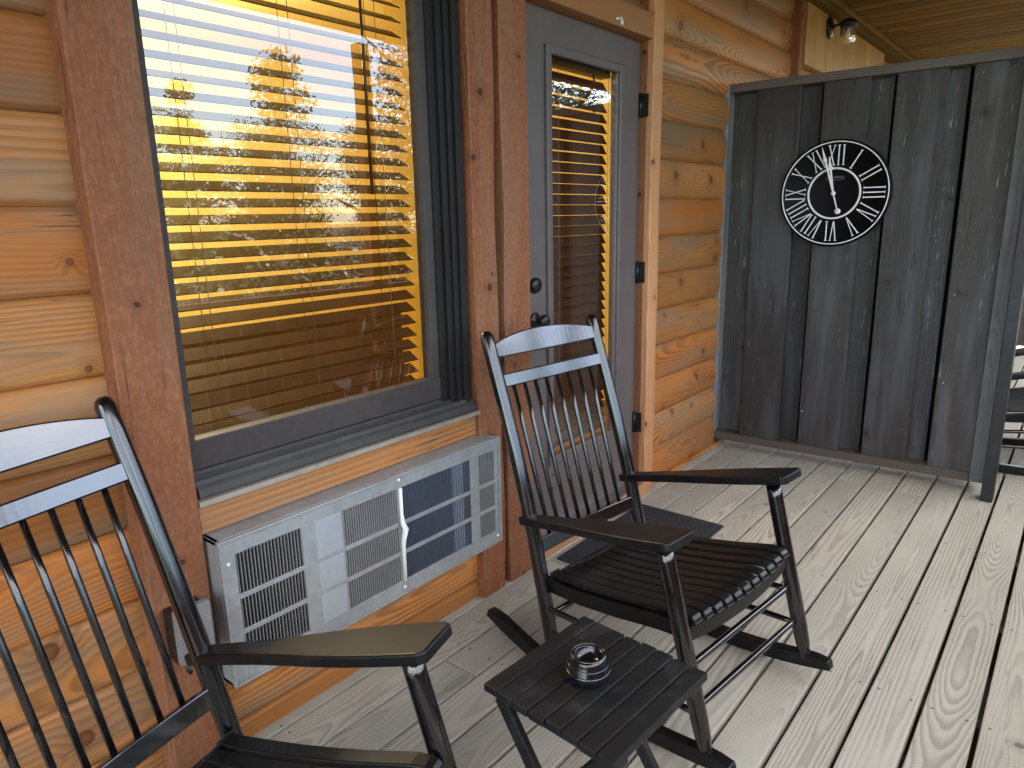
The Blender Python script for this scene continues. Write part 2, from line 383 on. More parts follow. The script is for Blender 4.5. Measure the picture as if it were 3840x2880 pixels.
def logs(mb,x0,x1,z0,z1,off=0.0,yf=1.692,dep=.021,pitch=.187,n=10,rd=False):
    k=math.floor((z0-off)/pitch)-1
    while True:
        a=off+k*pitch; b=a+pitch; k+=1
        if b<=z0+.004: continue
        if a>=z1-.004: break
        bid=random.random()
        ts=[max(-1,(2*(z0-a)/pitch-1))+ (min(1,2*(z1-a)/pitch-1)-max(-1,(2*(z0-a)/pitch-1)))*i/(n*2) for i in range(n*2+1)]
        rows=[]
        nx=max(2,int((x1-x0)/.25)); rr=random.Random(int(bid*1e6))
        ph=[rr.uniform(0,6) for _ in range(3)]
        for i in range(nx+1):
            x=x0+(x1-x0)*i/nx
            wv=.0022*math.sin(x*1.7+ph[0])+.0015*math.sin(x*4.1+ph[1])
            row=[]
            for tt in ts:
                e=abs(tt); bul=(1-.62*e**2.3-.38*max(0,(e-.88)/.12)**1.3) if rd else (1-.16*e**2-.84*max(0,(e-.925)/.075)**1.2)
                row.append((x,yf+dep*(1-bul)+wv*.6,a+pitch*(tt+1)/2+wv*(1 if e<.99 else .3)))
            rows.append(row)
        i0=mb.grid(rows,bid,True,False)
        # grain coordinates
        nf=nx*(len(ts)-1)
        for f in range(nf):
            r,kk=divmod(f,len(ts)-1); xa=rows[r][0][0]; xb=rows[r+1][0][0]
            va=(ts[kk])*pitch/2; vb=(ts[kk+1])*pitch/2
            mb.uv[len(mb.f)-nf+f]=[(xa,va),(xa,vb),(xb,vb),(xb,va)]
        # end caps
        for xx,row in ((x0,rows[0]),(x1,rows[-1])):
            pts=[Vector(p) for p in row]+[Vector((xx,yf+dep+.06,row[-1][2])),Vector((xx,yf+dep+.06,row[0][2]))]
            mb.face(pts if xx==x0 else pts[::-1],None,bid)
mb=MB()
logs(mb,-2.2,.632,0,2.80,-.033)
logs(mb,.632,1.90,.0,.68,0.06,1.672)
logs(mb,.632,1.90,2.32,2.80,-.033)
logs(mb,2.06,3.10,2.26,2.80,0)
logs(mb,3.10,5.02,2.057,2.80,0,1.690,.030,rd=True)
logs(mb,3.10,4.038,0.0,2.057,0,1.690,.030,rd=True)
logs(mb,4.12,5.02,0.0,2.057,0,1.690,.030,rd=True)
logs(mb,5.02,9.8,0.0,2.80,0)
siding=cpart(mb,'log_siding',M_LOG)
# base ledge under the right-hand logs
mb=MB(); mb.box((3.65,1.70,.012),(1.0,.05,.02),0); cpart(mb,'base_strip',M_LOG,bevel=.002)

# wall core behind the siding, with the openings left out (interior face too)
def core(mb,x0,x1,z0,z1): mb.box(((x0+x1)/2,1.83,(z0+z1)/2),(x1-x0,.16,z1-z0))
mb=MB()
for q in ((-2.2,.755,-.05,2.8),(.755,1.72,-.05,.80),(.755,1.72,2.30,2.8),(1.72,2.16,-.05,2.8),(2.16,3.14,2.20,2.8),(3.14,9.8,-.05,2.8)): core(mb,*q)
cpart(mb,'wall_core',M_INT)
# unseen block added overhead to keep the sun off the porch
mb=MB(); mb.box((3.5,5.2,4.75),(12.6,6.8,3.7)); cpart(mb,'overhead_sun_block',M_LOG)

def rough_board(mb,x0,x1,y0,y1,z0,z1,wl=0.0,wr=0.0,seed=0,n=40):
    """upright board with wavy long edges"""
    r=random.Random(seed); bid=r.random(); a=[r.uniform(0,6) for _ in range(4)]
    def w(z,q): return math.sin(z*3.1+a[q])*.6+math.sin(z*8.3+a[q+1])*.4
    rows=[]
    for i in range(n+1):
        z=z0+(z1-z0)*i/n; xl=x0+wl*w(z,0); xr=x1+wr*w(z,2); c=.004
        rows.append([(xl,y1,z),(xl,y0+c,z),(xl+c,y0,z),(xr-c,y0,z),(xr,y0+c,z),(xr,y1,z)])
    i0=mb.grid(rows,bid,False,False); nf=n*5
    for f in range(nf):
        rI,kk=divmod(f,5); V=[0,.04,.045,(x1-x0)+.035,(x1-x0)+.04,(x1-x0)+.08]; off=-.04-(x1-x0)/2
        za=z0+(z1-z0)*rI/n; zb=z0+(z1-z0)*(rI+1)/n
        mb.uv[len(mb.f)-nf+f]=[(za,V[kk]+off),(za,V[kk+1]+off),(zb,V[kk+1]+off),(zb,V[kk]+off)]
    mb.face([rows[0][k] for k in range(6)],None,bid); mb.face([rows[-1][k] for k in reversed(range(6))],None,bid)

mb=MB(); rough_board(mb,.612,.757,1.633,1.75,0.0,2.80,.0015,.0015,1); cpart(mb,'trim_board',M_TRIM)
mb=MB(); rough_board(mb,1.80,1.922,1.635,1.75,0.0,2.80,.002,.009,2); cpart(mb,'trim_board',M_TRIM)
mb=MB(); rough_board(mb,1.957,2.108,1.635,1.745,0.0,2.80,.009,.002,3); cpart(mb,'trim_board',M_TRIM)
mb=MB(); rough_board(mb,3.042,3.118,1.640,1.672,.04,2.80,.001,.002,4); cpart(mb,'door_casing',M_TRIM2)
mb=MB(); mb.box((3.075,1.715,1.42),(.068,.084,2.72),2); cpart(mb,'door_jamb',M_TRIM,bevel=.002)
mb=MB(); rough_board(mb,3.120,3.178,1.662,1.76,.02,2.80,.001,.004,5); cpart(mb,'door_casing',M_TRIM2)
mb=MB(); mb.box((2.574,1.692,2.232),(.930,.10,.104),0); cpart(mb,'door_header',M_HEAD,bevel=.004)
mb=MB(); mb.box((2.60,1.69,.033),(.98,.095,.066),0); cpart(mb,'door_step_board',M_TRIM2,bevel=.004)
mb=MB(); rough_board(mb,3.044,3.10,1.765,1.80,.086,2.18,0,0,6,4); cpart(mb,'door_jamb',M_TRIM)
mb=MB(); rough_board(mb,2.120,2.20,1.747,1.80,.086,2.18,0,0,7,4); cpart(mb,'door_jamb',M_TRIM)
# rail between window and air conditioner
mb=MB(); mb.box((1.2785,1.690,.6985),(1.041,.075,.087),0); cpart(mb,'rail_board',M_LOG,bevel=.003)
mb=MB(); mb.box((1.2785,1.680,.7435),(1.041,.10,.014),0); cpart(mb,'flashing',M_FLASH)
# corner trim and neighbouring door header beyond the screen
mb=MB(); rough_board(mb,4.985,5.055,1.64,1.76,0,2.80,.002,.002,8); cpart(mb,'corner_trim',M_TRIM)
mb=MB()
for i in range(10): mb.box((5.062+.105+.21*i,1.655,2.56),(.2085,.05,.40),2)
cpart(mb,'header_panel',M_PANEL,bevel=.002)

# porch roof: ceiling boards, ledger, outer beam, slab above
mb=MB(); x=-2.6
while x<10:
    mb.box((x+.069,.46,2.815),(.132+random.uniform(-.002,.002),2.56,.03),1); x+=.1385
cpart(mb,'ceiling_boards',M_CEIL,bevel=.011)
mb=MB(); mb.box((3.7,.46,2.90),(12.8,2.72,.13),0); cpart(mb,'roof_slab',M_CEIL)
mb=MB(); mb.box((3.7,1.632,2.765),(12.6,.12,.07),0); cpart(mb,'ledger_board',M_CEIL,bevel=.004)
mb=MB(); mb.box((3.7,1.556,2.782),(12.6,.028,.036),0); cpart(mb,'ceiling_batten',M_CEIL,bevel=.008,seg=3)
mb=MB(); mb.box((3.7,-.80,2.757),(12.6,.09,.09),0); cpart(mb,'porch_beam',M_TRIM,bevel=.004)

# ---- window
mb=MB(); w0,w1,g0,g1=.775,1.70,.888,2.25
gx0,gx1=.80,1.637
mb.box(((gx0+w0-.03)/2,1.722,1.56),(gx0-w0+.03,.045,1.5),2)
mb.box(((gx1+1.70)/2,1.722,1.56),(1.70-gx1,.045,1.5),2)
mb.box((1.23,1.721,.849),(.94,.048,.078),0)
mb.box((1.23,1.721,2.30),(.94,.048,.10),0)
window=cpart(mb,'window',M_WFRAME,bevel=.003); tagp(window,'dark framed picture window reflecting sky and trees')
mb=MB(); mb.face([(gx0-.004,1.722,g0-.004),(gx1+.004,1.722,g0-.004),(gx1+.004,1.722,2.254),(gx0-.004,1.722,2.254)]); cpart(mb,'pane',M_GLASS,window)
mb=MB()
for xa,xb,yf in ((1.672,1.702,1.690),(1.704,1.728,1.678),(1.730,1.752,1.668),(1.754,1.783,1.657)):
    mb.box(((xa+xb)/2,(yf+1.75)/2,1.53),(xb-xa,1.75-yf,1.56),2)
cpart(mb,'window_track',M_RIB,window,bevel=.003)
mb=MB()
for xa,xb,yf in ((.757,.775,1.675),):
    mb.box(((xa+xb)/2,(yf+1.75)/2,1.53),(xb-xa,1.75-yf,1.56),2)
cpart(mb,'window_stile',M_WFRAME,window,bevel=.003)
mb=MB()   # sloping sill with ribs, extruded along x
prof=[(1.745,.808),(1.697,.808),(1.690,.800),(1.668,.789),(1.664,.795),(1.660,.795),(1.657,.784),(1.644,.776),(1.641,.758),(1.644,.752),(1.745,.752)]
mb.prism([(p[0],p[1]) for p in prof],((1.2785,0,0),(0,1,0),(0,0,1)),1.026); cpart(mb,'sill',M_SILL,window)
# interior reveal
mb=MB()
mb.box((1.712,1.83,1.55),(.018,.17,1.5),2); mb.box((.763,1.83,1.55),(.018,.17,1.5),2); mb.box((1.2375,1.83,.803),(.93,.17,.012),0)
cpart(mb,'window_reveal',M_REVEAL,window)

# ---- door
dy=1.705
mb=MB(); dx0,dx1,dz0,dz1=2.165,3.034,.080,2.178
ox0,ox1,oz0,oz1=2.323,2.856,.395,2.034          # light opening
def dbox(a,b,c,d,y0=dy,y1=dy+.044): mb.box(((a+b)/2,(y0+y1)/2,(c+d)/2),(b-a,y1-y0,d-c),2)
dbox(dx0,ox0,dz0,dz1); dbox(ox1,dx1,dz0,dz1); dbox(ox0,ox1,dz0,oz0); dbox(ox0,ox1,oz1,dz1)
door=cpart(mb,'door',M_DOOR); tagp(door,'grey brown door with one tall glass light and black hardware')
mb=MB()
for a,b,c,d in ((ox0-.022,ox0+.012,oz0-.022,oz1+.022),(ox1-.012,ox1+.022,oz0-.022,oz1+.022)): mb.box(((a+b)/2,dy-.004,(c+d)/2),(b-a,.022,d-c),2)
for c,d in ((oz0-.022,oz0+.012),(oz1-.012,oz1+.022)): mb.box(((ox0+ox1)/2,dy-.004,(c+d)/2),(ox1-ox0-.025,.022,d-c),0)
for a,b,c,d in ((ox0+.012,ox0+.022,oz0,oz1),(ox1-.022,ox1-.012,oz0,oz1)): mb.box(((a+b)/2,dy+.008,(c+d)/2),(b-a,.022,d-c),2)
cpart(mb,'light_moulding',M_DOOR,door,bevel=.007,seg=3)
mb=MB(); mb.face([(ox0,dy+.012,oz0),(ox1,dy+.012,oz0),(ox1,dy+.012,oz1),(ox0,dy+.012,oz1)]); cpart(mb,'pane',M_DGLASS,door)
mb=MB()   # raised panel lines of the lower door
for z in (.26,.325): mb.box(((ox0+ox1)/2,dy-.003,z),(ox1-ox0-.02,.007,.012),0)
cpart(mb,'panel_moulding',M_DOOR,door,bevel=.003)
mb=MB(); mb.box((2.575,1.70,.073),(.925,.11,.014),0); cpart(mb,'threshold',M_SILVER,door,bevel=.003)
def ylathe(mb,prof,c,seg=28):
    M=Matrix.Translation(c)@Matrix.Rotation(PI/2,4,'X'); mb.lathe(prof,(0,0,0),seg,M)
mb=MB(); ylathe(mb,[(0.0001,.0),(.032,.0),(.032,.006),(.027,.010),(.013,.013),(.011,.030),(.014,.034),(.025,.040),(.028,.050),(.026,.060),(.016,.066),(.0001,.067)],(2.222,dy,1.016)); cpart(mb,'knob',M_BLKMETAL,door)
mb=MB(); ylathe(mb,[(.0001,0),(.031,0),(.031,.012),(.026,.020),(.0001,.021)],(2.222,dy,1.156)); cpart(mb,'deadbolt',M_BLKMETAL,door)
for z in (1.906,1.150,.398):
    mb=MB(); mb.box((3.0365,dy-.026,z),(.006,.036,.10),2); mb.tube([(3.030,dy-.008,z-.052),(3.030,dy-.008,z+.052)],.008,10); cpart(mb,'hinge',M_BLKMETAL,door)

# small white latch on the door header
mb=MB(); ylathe(mb,[(.0001,0),(.007,0),(.007,.006),(.004,.010),(.004,.022),(.0001,.023)],(2.722,1.642,2.205),14)
mb.tube([(2.722,1.622,2.205),(2.722,1.618,2.193),(2.724,1.618,2.178)],[.006,.0055,.0065],10)
o=mb.build('hook',M_WHITE); tag(o,'small white hook screwed into the header above the door','hook')

# ---- interior room behind the glass
mb=MB()
mb.face([(-.6,4.9,0),(4.6,4.9,0),(4.6,4.9,2.6),(-.6,4.9,2.6)]); mb.face([(4.6,1.92,0),(4.6,1.92,2.6),(4.6,4.9,2.6),(4.6,4.9,0)])
mb.face([(-.6,1.92,0),(-.6,4.9,0),(-.6,4.9,2.6),(-.6,1.92,2.6)]); mb.face([(-.6,1.92,2.6),(-.6,4.9,2.6),(4.6,4.9,2.6),(4.6,1.92,2.6)])
o=mb.build('interior_walls',M_INT); tag(o,'yellow lit room walls behind the window','room',kind='structure')
mb=MB(); mb.face([(-.6,1.92,.0),(4.6,1.92,.0),(4.6,4.9,.0),(-.6,4.9,.0)]); o=mb.build('interior_floor',M_INTFLOOR); tag(o,'dark floor of the room behind the window','floor',kind='structure')
mb=MB(); 
for i in range(26): mb.box((-.5+.2*i,4.88,.29),(.196,.03,.58),2)
mb.box((2,4.87,.60),(5.2,.05,.05),0); o=mb.build('wainscot',M_INTDARK); tag(o,'dark wood wainscot along the back of the room','wainscot',kind='structure')

# ---- blinds (things hanging behind the glass)
def blind(name,x0,x1,z0,z1,yc,pitch,width,tilt,label,cords,wand=None):
    e=empty(name,((x0+x1)/2,yc,z0),0,label,'blind','wooden slat blinds behind glass')
    mb=MB(); n=int((z1-.05-z0)/pitch)
    for i in range(n):
        z=z0+.03+pitch*i-z0; r=random.Random(i); tl=tilt+r.uniform(-2.2,2.2)
        M=Matrix.Translation((0,0,z+r.uniform(-.0006,.0006)))@Matrix.Rotation(math.radians(tl),4,'X')
        mb.box((0,0,0),(x1-x0,width,.0032),0,r.random(),M)
    mb.build('slats',M_SLAT,e)
    mb=MB(); mb.box((0,0,z1-z0-.02),(x1-x0+.004,.055,.045),0); mb.build('head_rail',M_SLAT,e,.003)
    mb=MB(); mb.box((0,0,.012),(x1-x0,width,.018),0); mb.build('bottom_rail',M_SLAT,e,.003)
    for cx in cords:
        mb=MB()
        for s in (-1,1):
            mb.tube([(cx-(x0+x1)/2,s*width*.47,.02),(cx-(x0+x1)/2,s*width*.47,z1-z0-.04)],.0011,6)
        mb.build('ladder_cord',M_CORD,e)
    if wand:
        mb=MB(); mb.tube([(wand[0]-(x0+x1)/2,-width*.62,z1-z0-.03),(wand[0]-(x0+x1)/2,-width*.66,wand[1]-z0)],[.0045,.0055],8); mb.build('tilt_wand',M_SLAT,e)
    return e
blind('window_blind',.785,1.668,.835,2.245,1.822,.0435,.051,29,'dark brown slat blind hanging behind the large picture window',(.93,1.25,1.56),(1.50,1.50))
blind('window_blind',ox0+.01,ox1-.020,oz0+.02,oz1+.012,dy+.062,.0435,.046,60,'narrow brown slat blind hanging behind the glass of the grey door',(2.45,2.83),(2.70,1.85))

# ---- air conditioner in the wall under the window
ac=empty('air_conditioner',(1.3025,1.66,.244),0,'beige wall air conditioner with louvred grille under the window','air conditioner')
def A(mb,name,mat,par=ac,bevel=0):
    for i,v in enumerate(mb.v): mb.v[i]=(v[0]-1.3025,v[1]-1.66,v[2]-.244)
    return mb.build(name,mat,par,bevel)
ax0,ax1,az0,az1,ay=.764,1.841,.244,.653,1.585
holes=[]
mb=MB()
for a,b,c,d,y0,y1 in ((ax0,ax0+.012,az0,az1,ay+.006,1.70),(ax1-.012,ax1,az0,az1,ay+.006,1.70),(ax0,ax1,az1-.012,az1,ay+.006,1.70),(ax0,ax1,az0,az0+.012,ay+.006,1.70)):
    mb.box(((a+b)/2,(y0+y1)/2,(c+d)/2),(b-a,y1-y0,d-c))
A(mb,'casing',M_AC,bevel=.002)
mb=MB()
cols=[(.808,1.003),(1.142,1.352),(1.370,1.686),(1.730,1.814)]
rz=[(.492,.605),(.392,.478),(.290,.378)]
# face plate pieces between the openings
xs=[ax0+.004]+[q for c in cols for q in c]+[ax1-.004]
for i in range(0,len(xs),2):
    mb.box(((xs[i]+xs[i+1])/2,ay+.003,(az0+az1)/2),(xs[i+1]-xs[i],.006,az1-az0-.008),0,.1)
for a,b in cols:
    for c,d in ((az0+.004,rz[2][0]),(rz[2][1],rz[1][0]),(rz[1][1],rz[0][0]),(rz[0][1],az1-.004)):
        mb.box(((a+b)/2,ay+.003,(c+d)/2),(b-a,.006,d-c),0,.1)
face=A(mb,'grille_plate',M_AC,bevel=.0012)
mb=MB()   # raised rim of the front
for a,b,c,d in ((ax0,ax0+.007,az0,az1),(ax1-.007,ax1,az0,az1),(ax0+.007,ax1-.007,az1-.007,az1),(ax0+.007,ax1-.007,az0,az0+.007)):
    mb.box(((a+b)/2,ay-.002,(c+d)/2),(b-a,.014,d-c))
A(mb,'rim',M_AC,bevel=.002)
for ci,(a,b) in enumerate(cols):
    for c,d in rz:
        mb=MB(); x=a+.0035; fw=.0022 if ci in(0,2) else .003
        while x<b:
            mb.box((x,ay+.005,(c+d)/2),(fw,(.0035 if ci==2 else .007),d-c),2,.3); x+=.0100 if ci==0 else .0085
        A(mb,'louvre',[M_ACGREY,M_ACGREY,M_FIN,M_ACGREY][ci])
mb=MB(); mb.box((.905,ay+.045,.45),(.22,.01,.34)); 
for i in range(36):
    x=.815+.005*i+random.uniform(-.001,.001); mb.box((x,ay+.036,.45),(.0018,.006,.33),2)
A(mb,'coil',M_ACDARK)
mb=MB(); mb.box((1.247,ay+.020,.45),(.23,.006,.34)); A(mb,'backing',M_ACBACK)
mb=MB(); mb.box((1.490,ay+.030,.45),(.245,.006,.34)); A(mb,'backing',M_ACNAVY)
mb=MB(); mb.box((1.640,ay+.022,.45),(.052,.006,.34)); A(mb,'backing',M_ACPALE)
mb=MB(); mb.box((1.772,ay+.020,.45),(.10,.006,.34)); A(mb,'backing',M_ACBACK)
mb=MB(); pth=[(1.361,ay-.004,.605),(1.3605,ay-.004,.52),(1.358,ay-.010,.49),(1.366,ay-.013,.47),(1.359,ay-.008,.43),(1.361,ay-.004,.40),(1.361,ay-.004,.288)]
mb.tube(pth,[.006,.006,.008,.010,.008,.006,.006],8); A(mb,'bent_divider',M_WHITE)
for x,z in ((.787,.585),(1.36,.632),(1.36,.266),(1.822,.27)):
    mb=MB(); M=Matrix.Translation((x,ay,z))@Matrix.Rotation(PI/2,4,'X'); mb.lathe([(.0001,.0045),(.0035,.004),(.005,.002),(.005,-.002)],(0,0,0),12,M); A(mb,'screw',M_WHITE)
mb=MB()
for c,d in rz: mb.box((1.090,ay-.0006,(c+d)/2),(.088,.003,d-c))
A(mb,'blank_panel',M_ACBLANK,bevel=.001)
# drip tray under the right end
mb=MB(); mb.prism([(1.50,0),(1.74,0),(1.70,.05),(1.54,.05)],((0,1.60,.236),(1,0,0),(0,1,0)),.008); A(mb,'drip_tray',M_GREYPL)

# ---- outlet box on the left trim board
ob=empty('outlet_box',(.675,1.633,.45),0,'small grey weatherproof outlet box on the trim board behind the left chair','outlet box')
mb=MB(); mb.box((0,-.025,0),(.082,.05,.135)); mb.build('box_body',M_BLKMETAL,ob,.004)
mb=MB(); mb.box((0.002,-.060,.008),(.086,.020,.140)); 
for i in range(3): mb.box((.004,-.0705,.052-.010*i),(.07,.004,.004))
mb.build('cover',M_GREYPL,ob,.004)
mb=MB(); mb.tube([(-.02,-.045,-.068),(-.018,-.050,-.095),(-.014,-.052,-.10)],.006,10); mb.build('latch',M_BLKMETAL,ob)

# ------------------------------------------------------------------ rocking chairs
WF,WB=.29,.254
def FL(z,s): tt=(z-.05)/(.609-.05); return Vector((s*(WF+.006*tt),.151*tt-.004,z))
def BP(z,s):
    if z>=.487: tt=(z-.487)/(1.074-.487); return Vector((s*WB,.656+.193*tt-.02*math.sin(tt*PI)*.3,z))
    tt=(.487-z)/(.487-.05); return Vector((s*(WB+.012*tt),.656-.108*tt,z))
def rock_z(b): return (b-.33)**2/3.1
def make_chair():
    e=empty('rocking_chair')
    for s in (-1,1):
        mb=MB(); zs=[.058,.075,.11,.16,.24,.40,.56,.60]; rd=[.016,.017,.0215,.0235,.0235,.0235,.023,.022]
        mb.tube([FL(z,s) for z in zs],rd,14); mb.build('front_leg',M_BLACK,e)
        mb=MB(); zs=[.058,.08,.13,.25,.42,.55,.70,.85,1.0,1.055,1.068,1.074]; rd=[.016,.018,.022,.0235,.0235,.0235,.0228,.0222,.0215,.021,.017,.009]
        mb.tube([BP(z,s) for z in zs],rd,14); mb.build('back_post',M_BLACK,e)
        # rocker: swept rectangular section
        rows=[]; n=26
        for i in range(n+1):
            b=-.082+(.86+.082)*i/n; z=rock_z(b); sl=2*(b-.33)/3.1
            hh=.046 if 1<i<n-1 else (.040 if i in (1,n-1) else .028)
            x=s*(WF+.004-.030*max(0,i/n))
            nb=Vector((0,-sl,1)).normalized(); base=Vector((x,b,z))
            rows.append([base+Vector((-.017,0,0)),base+Vector((.017,0,0)),base+Vector((.017,0,0))+nb*hh,base+Vector((-.017,0,0))+nb*hh])
        mb=MB(); i0=mb.grid(rows,.3,False,True)
        mb.ngon_idx([i0+k for k in reversed(range(4))],[(0,0)]*4); j=i0+n*4; mb.ngon_idx([j+k for k in range(4)],[(0,0)]*4)
        mb.build('rocker',M_WORN,e,.005,seg=3)
        # arm: outline in its own plane, outer edge straight, inner edge curved
        A0=BP(.487,s); A1=FL(.609,s)
        yd=(Vector((0,A1.y,A1.z))-Vector((0,A0.y,A0.z))).normalized(); xd=Vector((1,0,0))
        L=(A1-A0).length
        pts=[]; pr=[(-.035,.022),(.0,.025),(.08,.027),(.16,.031),(.24,.039),(.32,.049),(.40,.056),(.47,.059),(.54,.060),(.575,.060)]
        for l,w in pr: pts.append((l,w))
        outer=pts; cx=lambda l:(A0.x+(A1.x-A0.x)*l/L)
        # curve arm centre outwards a little toward the front
        left=[(cx(l)+s*.004-w,l) for l,w in outer]; right=[(cx(l)+s*.004+w,l) for l,w in outer]
        tip_l=[(left[-1][0]+.010,.592)]; tip_r=[(right[-1][0]-.010,.592)]
        poly=right+tip_r+tip_l+left[::-1]
        org=Vector((0,A0.y,A0.z))+Vector((0,-yd.z,yd.y))*0
        up=xd.cross(yd).normalized()
        org=org+(up if up.z>0 else -up)*.012
        mb=MB(); mb.prism(poly,(org,xd,yd),.026,ua=1); mb.build('arm',M_WORN,e,.005,seg=3)
    def plane(z0): return BP(z0,1)
    # back rails in the tilted back plane
    bd=(BP(1.05,0)-BP(.5,0)).normalized()
    def rail(name,zb,zt_end,zt_mid,t=.020,bow=.018,zb_mid=None):
        n=24; rows=[]
        for i in range(n+1):
            q=-1+2*i/n; x=q*(WB-.004); k=1-q*q
            zt=zt_end+(zt_mid-zt_end)*k**.9; zbb=zb
            pb=BP(zbb,0); pt=BP(zt,0); nrm=Vector((0,bd.z,-bd.y)); off=nrm*(bow*k)
            for p in (pb,pt): p.x=x
            rows.append([pb+off-nrm*t/2,pb+off+nrm*t/2,pt+off+nrm*t/2,pt+off-nrm*t/2])
        mb=MB(); mb.grid(rows,.4,False,True); mb.build(name,M_GLOSS,e,.004,seg=3)
    rail('crest_rail',.990,1.030,1.064); rail('upper_rail',.899,.940,.940); rail('lower_rail',.388,.434,.434)
    for i in range(8):
        x=-.188+.376*i/7; q=x/WB; k=1-q*q; nrm=Vector((0,bd.z,-bd.y))
        a=BP(.428,0)+nrm*.018*k; b=BP(.903,0)+nrm*.018*k; a.x=x*.96; b.x=x
        mb=MB(); mb.tube([a,a.lerp(b,.3),a.lerp(b,.7),b],[.0068,.0078,.0078,.0065],8); mb.build('spindle',M_BLACK,e)
    # seat: slats running front to back over a dished profile, rolled at the front
    mb=MB(); N=11
    prof=[(.064,.398),(.068,.409),(.076,.416),(.090,.419),(.12,.417),(.17,.405),(.24,.388),(.32,.372),(.40,.358),(.48,.347),(.55,.339),(.592,.337)]
    for i in range(N):
        x=-.247+.494*i/(N-1); q=x/.265; sag=-.014*(1-q*q); w=.0195
        rows=[]
        for j,(b,z) in enumerate(prof):
            a=prof[max(0,j-1)]; c=prof[min(len(prof)-1,j+1)]; tn=Vector((0,c[0]-a[0],c[1]-a[1])).normalized(); nr=Vector((0,-tn.z,tn.y))
            wx=w if b>.1 else w*.92
            zz=z+sag; bb=b-.012*(1-q*q)
            xx=x*(1-.10*max(0,b-.1)/.5)
            p=Vector((xx,bb,zz)); rows.append([p+Vector((-wx,0,0))-nr*.011,p+Vector((wx,0,0))-nr*.011,p+Vector((wx,0,0)),p+Vector((-wx,0,0))])
        i0=mb.grid(rows,.5,False,True)
        mb.ngon_idx([i0+k for k in range(4)],[(0,0)]*4); j=i0+(len(prof)-1)*4; mb.ngon_idx([j+k for k in reversed(range(4))],[(0,0)]*4)
    mb.build('seat_slats',M_WORN,e,.0035)
    mb=MB()   # seat frame: side rails, front and rear aprons
    for s in (-1,1):
        rows=[]
        for b,z in [(.075,.398),(.17,.386),(.32,.354),(.46,.330),(.60,.318)]:
            x=s*(.268-.03*max(0,b-.1)/.5); rows.append([(x-.012,b,z-.045),(x+.012,b,z-.045),(x+.012,b,z),(x-.012,b,z)])
        mb.grid(rows,.6,False,True)
    rows=[]
    for i in range(17):
        q=-1+2*i/16; x=q*.272; b=.080-.012*(1-q*q); z=.404-.016*(1-q*q); rows.append([(x,b-.010,z-.055),(x,b+.010,z-.055),(x,b+.010,z-.002),(x,b-.010,z-.002)])
    mb.grid(rows,.6,False,True); mb.box((0,.590,.302),(.49,.02,.045),0)
    mb.build('seat_frame',M_WORN,e,.003)
    for z in (.290,.185):
        mb=MB(); a,b=FL(z,-1),FL(z,1); mb.tube([a,a.lerp(b,.1),a.lerp(b,.5),a.lerp(b,.9),b],[.0075,.0095,.0105,.0095,.0075],10); mb.build('front_rung',M_BLACK,e)
    for s in (-1,1):
        for zf,zb in ((.270,.225),(.165,.150)):
            mb=MB(); a,b=FL(zf,s),BP(zb,s); mb.tube([a,a.lerp(b,.1),a.lerp(b,.5),a.lerp(b,.9),b],[.0075,.0095,.0105,.0095,.0075],10); mb.build('side_rung',M_BLACK,e)
    mb=MB(); a,b=BP(.20,-1),BP(.20,1); mb.tube([a,a.lerp(b,.5),b],[.008,.0105,.008],10); mb.build('rear_rung',M_BLACK,e)
    return e
c1=make_chair(); c1.location=(1.78,.571,0); c1.rotation_euler=(0,0,-.119)
tag(c1,'black wooden rocking chair between the side table and the grey door','rocking chair','black rocking chairs on the porch')
c2=copy_tree(c1); c2.location=(.553,.700,0); c2.rotation_euler=(math.radians(-.5),0,.276)
c2['label']='black wooden rocking chair left of the side table, cut off by the left edge'
c3=copy_tree(c1); c3.location=(4.90,-.13,0); c3.rotation_euler=(0,0,.30)
c3['label']='black wooden rocking chair standing beyond the dark privacy screen and its post'

# ------------------------------------------------------------------ folding side table
tb=empty('side_table',(1.131,.712,0),math.radians(-4),'small black folding side table with slatted top between the rocking chairs','side table')
TW,TD,TZ=.352,.345,.45
mb=MB(); n=8; pw=TD/n
for i in range(n):
    y=-TD/2+pw*(i+.5); rr=random.Random(i+3); dx=rr.uniform(-.004,.004)
    mb.box((dx,y,TZ-.009+rr.uniform(-.0006,.0006)),(TW,pw-.0042,.018),0)
mb.build('table_top',M_TABLE,tb,.003)
for x in (-.135,.135):
    mb=MB(); mb.box((x,0,TZ-.031),(.035,TD-.02,.025),1); mb.build('batten',M_TABLE,tb,.003)
def leg(mb,p0,p1,w=.032,t=.018):
    p0,p1=Vector(p0),Vector(p1); d=(p1-p0); L=d.length; z=d.normalized(); x=Vector((1,0,0)); y=z.cross(x).normalized(); x=y.cross(z)
    M=Matrix(((x.x,y.x,z.x,p0.x),(x.y,y.y,z.y,p0.y),(x.z,y.z,z.z,p0.z),(0,0,0,1))); mb.box((0,0,L/2),(t,w,L),2,None,M)
for x in (-.152,.152):
    mb=MB(); leg(mb,(x,-.155,.004),(x,.140,TZ-.03)); mb.build('leg',M_TABLE,tb,.003)
for x in (-.128,.128):
    mb=MB(); leg(mb,(x,.155,.004),(x,-.140,TZ-.03)); mb.build('leg',M_TABLE,tb,.003)
for y,z,w in ((-.125,.045,.29),(.13,.045,.25)):
    mb=MB(); mb.box((0,y,z),(w,.016,.03),0); mb.build('stretcher',M_TABLE,tb,.003)
